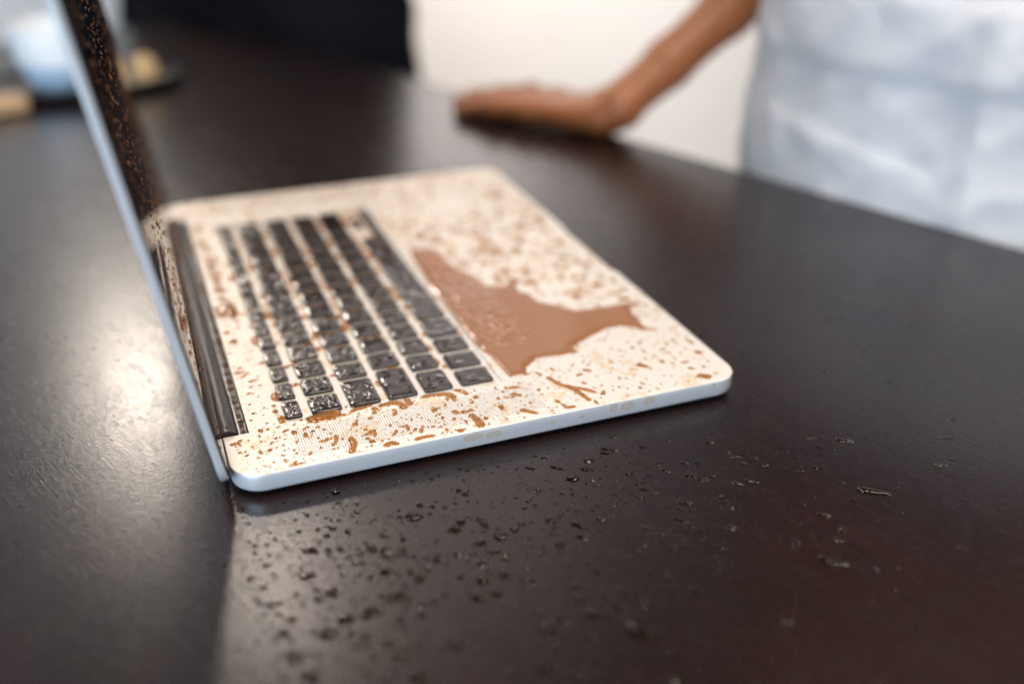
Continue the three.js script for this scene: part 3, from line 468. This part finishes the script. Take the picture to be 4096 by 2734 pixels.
// ---------------------------------------------------------------- people
// a field of tapered capsules joined smoothly, meshed on a cube of side S (mm) centred at c
function bodyMesh(caps, c, S, res, k) {
  const mc = new MarchingCubes(res, new THREE.MeshBasicMaterial(), false, false, 400000); mc.isolation = 0;
  const half = S / 2, f = mc.field, size = mc.size; f.fill(-50);
  const cb = caps.map(([a, b, ra, rb]) => { const dx = b[0] - a[0], dy = b[1] - a[1], dz = b[2] - a[2]; return [a[0], a[1], a[2], dx, dy, dz, dx * dx + dy * dy + dz * dz, ra, rb]; });
  const halfsize = mc.halfsize;
  for (let q = 0; q < size; q++) for (let r = 0; r < size; r++) for (let s = 0; s < size; s++) {
    const x = c[0] + (s - halfsize) / halfsize * half, y = c[1] + (r - halfsize) / halfsize * half, z = c[2] + (q - halfsize) / halfsize * half; let d = 1e9;
    for (const e of cb) { const px_ = x - e[0], py = y - e[1], pz = z - e[2], t = Math.max(0, Math.min(1, (px_ * e[3] + py * e[4] + pz * e[5]) / (e[6] || 1))), dd = Math.hypot(px_ - e[3] * t, py - e[4] * t, pz - e[5] * t) - lerp(e[7], e[8], t); if (dd < d + k) d = d > 1e8 ? dd : smin(d, dd, k); }
    f[q * size * size + r * size + s] = -d;
  }
  mc.update(); const n = mc.count, P = new Float32Array(n * 3), g = new THREE.BufferGeometry();
  for (let i = 0; i < n; i++) { P[3 * i] = c[0] + mc.positionArray[3 * i] * half; P[3 * i + 1] = c[1] + mc.positionArray[3 * i + 1] * half; P[3 * i + 2] = c[2] + mc.positionArray[3 * i + 2] * half; }
  g.setAttribute('position', new THREE.BufferAttribute(P, 3)); const w = mergeVertices(g, 0.05); w.computeVertexNormals(); return w;
}
// cloth round a body: elliptical rings along height in the table's E / N axes
function clothGeo(c, rings, seed, foldAmp, extra) {
  const seg = 200, P = [], I = [], ys = [], UV = []; const y0 = rings[0][0], y1 = rings[rings.length - 1][0], n = Math.ceil(Math.abs(y1 - y0) / 5);
  for (let j = 0; j <= n; j++) { const y = lerp(y0, y1, j / n); ys.push(y); let k = 0; while (k < rings.length - 2 && y > rings[k + 1][0]) k++; const t = smooth(rings[k][0], rings[k + 1][0], y), a = lerp(rings[k][1], rings[k + 1][1], t), b = lerp(rings[k][2], rings[k + 1][2], t), sx = lerp(rings[k][3] ?? 0, rings[k + 1][3] ?? 0, t);
    for (let i = 0; i < seg; i++) { const q = i / seg * Math.PI * 2, ce = Math.cos(q), cn = Math.sin(q), pw = 0.82; let A = a * Math.sign(ce) * Math.abs(ce) ** pw, B = b * Math.sign(cn) * Math.abs(cn) ** pw; const f = foldAmp * (fbm(A * 0.009 + seed + y * 0.003, y * 0.008 - B * 0.006, 3) + 1.1 * (0.5 - Math.abs(n2(A * 0.012 - y * 0.010 + seed, y * 0.006 + A * 0.004))) ) + (extra ? extra(A, B, y) : 0); const L = Math.hypot(A, B) || 1; A += A / L * f; B += B / L * f; P.push(c[0] + E.x * (A + sx) + N.x * B, y, c[2] + E.z * (A + sx) + N.z * B); UV.push(i / seg, y * 0.001); } }
  for (let j = 0; j < n; j++) for (let i = 0; i < seg; i++) { const a = j * seg + i, b = j * seg + (i + 1) % seg, d = a + seg, e = b + seg; I.push(a, b, d, b, e, d); }
  for (const [j, up] of [[0, false], [n, true]]) { const m = P.length / 3; P.push(c[0], ys[j], c[2]); UV.push(0, 0); for (let i = 0; i < seg; i++) { const a = j * seg + i, b = j * seg + (i + 1) % seg; up ? I.push(a, b, m) : I.push(b, a, m); } }
  return geom(P, I, null, UV);
}
M.skin = new THREE.MeshPhysicalMaterial({ color: lin(0.31, 0.1, 0.034), roughness: 0.45, sheen: 0.2 });
M.palm = M.skin;
M.white = new THREE.MeshStandardMaterial({ color: lin(0.84, 0.81, 0.80), roughness: 0.95 });
{ const wv = dataTexture(256, 256, (u, v, i, j) => { const a = 0.5 + 0.25 * Math.sin(i * Math.PI / 4) * (0.7 + 0.5 * n2(i * 0.2, j * 0.02)) + 0.2 * Math.sin(j * Math.PI / 4); return [a, a, a]; }); wv.repeat.set(60, 90); M.white.bumpMap = wv; M.white.bumpScale = 0.0006; }
M.navy = new THREE.MeshPhysicalMaterial({ color: lin(0.0035, 0.004, 0.0065), roughness: 0.95, specularIntensity: 0.25 });
{ // the person in white, one hand flat on the table
  const c = [618, 0, -240];
  const t = thing('person', [c[0], -750, c[2]], 'person in white clothes leaning one hand on the table edge', 'person');
  const o = [c[0], -750, c[2]];
  const at = (u, v, h) => { const [x, z] = px(u, v, h); return [x, h, z]; }, mixp = (a, b, t) => a.map((q, i) => lerp(q, b[i], t));
  const wrist = at(2478, 428, 27), high = at(2905, 43, 100), fore1 = mixp(wrist, high, 0.45), fore2 = high, elbow = mixp(wrist, high, 1.75), shoulder = [elbow[0] + 40, elbow[1] + 230, elbow[2] + 40]; console.log('arm', wrist, high, elbow);
  const kn = (n, a, b, r0, r1, c2, r2) => [[a, b, r0, r1], [b, c2, r1, r2]];
  const tip = at(1855, 384, 8), hl = Math.hypot(tip[0] - wrist[0], tip[2] - wrist[2]) / 180; console.log('hand scale', hl);
  const hd = new THREE.Vector3(tip[0] - wrist[0], 0, tip[2] - wrist[2]).normalize(), sd = new THREE.Vector3(-hd.z, 0, hd.x);   // fingers' direction, across the hand
  const hp = (f, s, h) => [wrist[0] + hd.x * f * hl + sd.x * s, h, wrist[2] + hd.z * f * hl + sd.z * s];
  const caps = [[shoulder, elbow, 38, 30], [elbow, fore2, 29, 24], [fore2, fore1, 24, 21], [fore1, wrist, 21, 17.5], [wrist, hp(12, 0, 20), 17.5, 16.5]];
  caps.push([wrist, hp(30, 0, 17), 17, 14]); caps.push([mixp(wrist, fore1, 0.55), hp(34, 0, 17), 15, 12]);
  for (const s of [-25, -8.5, 8.5, 25]) caps.push([hp(12, s * 0.6, 17), hp(84, s, 15.5), 12.5, 9.5]);                     // palm
  for (const [s, s2, l] of [[-27, -40, 68], [-9.5, -14, 90], [9.5, 13, 96], [27, 39, 86]]) { caps.push([hp(84, s, 15.5), hp(84 + l * 0.45, lerp(s, s2, 0.5), 14.5), 9.2, 7.8]); caps.push([hp(84 + l * 0.45, lerp(s, s2, 0.5), 14.5), hp(84 + l, s2, 7.6), 7.8, 6.4]); }
  for (const side of [1]) { caps.push([hp(22, 22 * side, 17), hp(56, 46 * side, 13), 12.5, 9.5]); caps.push([hp(56, 46 * side, 13), hp(94, 62 * side, 8.6), 9.2, 7.4]); }   // thumb
  const hand = bodyMesh(caps, [450, 150, -500], 620, 170, 11);
  // trunk, neck and head
  const up = (e, y, n = 0) => [c[0] + E.x * e + N.x * n, y, c[2] + E.z * e + N.z * n];
  const trunk = bodyMesh([[up(-60, -100), up(-50, 380), 110, 105], [up(60, -100), up(50, 380), 110, 105], [up(0, 400), up(0, 560), 80, 48], [up(0, 620, -10), up(0, 700, -10), 78, 74], [shoulder, up(0, 420), 55, 70], [up(0, 420), up(170, 400), 70, 52], [up(170, 400), up(215, 120), 46, 38], [up(215, 120), up(235, -110), 36, 24], [up(-85, -100), up(-95, -690), 92, 45], [up(85, -100), up(95, -690), 92, 45], [up(-95, -700), up(-95, -735, -110), 38, 26], [up(95, -700), up(95, -735, -110), 38, 26]], [c[0], 0, c[2]], 1700, 120, 40);
  part('body', mergeGeometries([hand, trunk]), M.skin, t, o);
  const pocket = (A, B, y) => { if (B > 0) return 0; let f = 0; const px0 = -120, px1 = 20; const inx = smooth(px0 - 4, px0, A) * smooth(px1 + 4, px1, A), iny = smooth(-150, -146, y) * smooth(54 - 0.35 * (A - px0) * 0.4, 50 - 0.35 * (A - px0) * 0.4, y); f += 3 * inx * iny; f += 3 * smooth(10, 6, Math.abs(A - 52)) ; f += 3.5 * smooth(92, 97, y) * smooth(152, 147, y); return f; };
  part('overalls', clothGeo(c, [[-700, 175, 95], [-420, 185, 118], [-200, 196, 132], [0, 196, 132], [90, 188, 128], [195, 174, 122]], 4.2, 3.5, pocket), M.white, t, o);
  part('shirt', clothGeo(c, [[190, 166, 115], [320, 172, 118], [430, 150, 90], [470, 85, 60]], 4.2, 7), new THREE.MeshStandardMaterial({ color: lin(0.028, 0.005, 0.0045), roughness: 0.9 }), t, o);
  const hair = new THREE.SphereGeometry(96, 32, 24); hair.scale(1, 1.2, 1.02); hair.translate(c[0] + N.x * 22, 690, c[2] + N.z * 22); part('hair', hair, M.navy, t, o);
}
{ // the person in dark clothes beyond the far corner
  const c = [205, 0, -1275];
  const o = [c[0], -750, c[2]];
  const t = thing('person', o, 'person in black and navy clothes standing at the far side of the table', 'person');
  const up = (e, y, n = 0) => [c[0] + E.x * e + N.x * n, y, c[2] + E.z * e + N.z * n];
  const trunk = bodyMesh([[up(-60, -100), up(-60, 400), 110, 110], [up(60, -100), up(60, 400), 110, 110], [up(0, 420), up(0, 590), 80, 50], [up(0, 650), up(0, 740), 82, 76], [up(-180, 420), up(180, 420), 60, 60], [up(-190, 420), up(-230, 60), 50, 36], [up(190, 420), up(215, 60), 50, 36], [up(-90, -100), up(-95, -690), 95, 45], [up(90, -100), up(95, -690), 95, 45], [up(-95, -700), up(-95, -735, -110), 38, 26], [up(95, -700), up(95, -735, -110), 38, 26]], [c[0], 30, c[2]], 1750, 110, 40);
  part('body', trunk, M.skin, t, o);
  part('jacket', clothGeo(c, [[-260, 315, 160], [-60, 305, 160], [120, 280, 150], [330, 270, 145], [450, 215, 110], [500, 100, 75]], 9.1, 12), M.navy, t, o);
  part('trousers', clothGeo(c, [[-725, 150, 85], [-400, 185, 120], [-240, 215, 135]], 2.7, 10), M.navy, t, o);
  const hair = new THREE.SphereGeometry(100, 32, 24); hair.scale(1, 1.2, 1.02); hair.translate(c[0] + N.x * 20, 735, c[2] + N.z * 20); part('hair', hair, M.navy, t, o);
}
renderer.render(scene, camera);
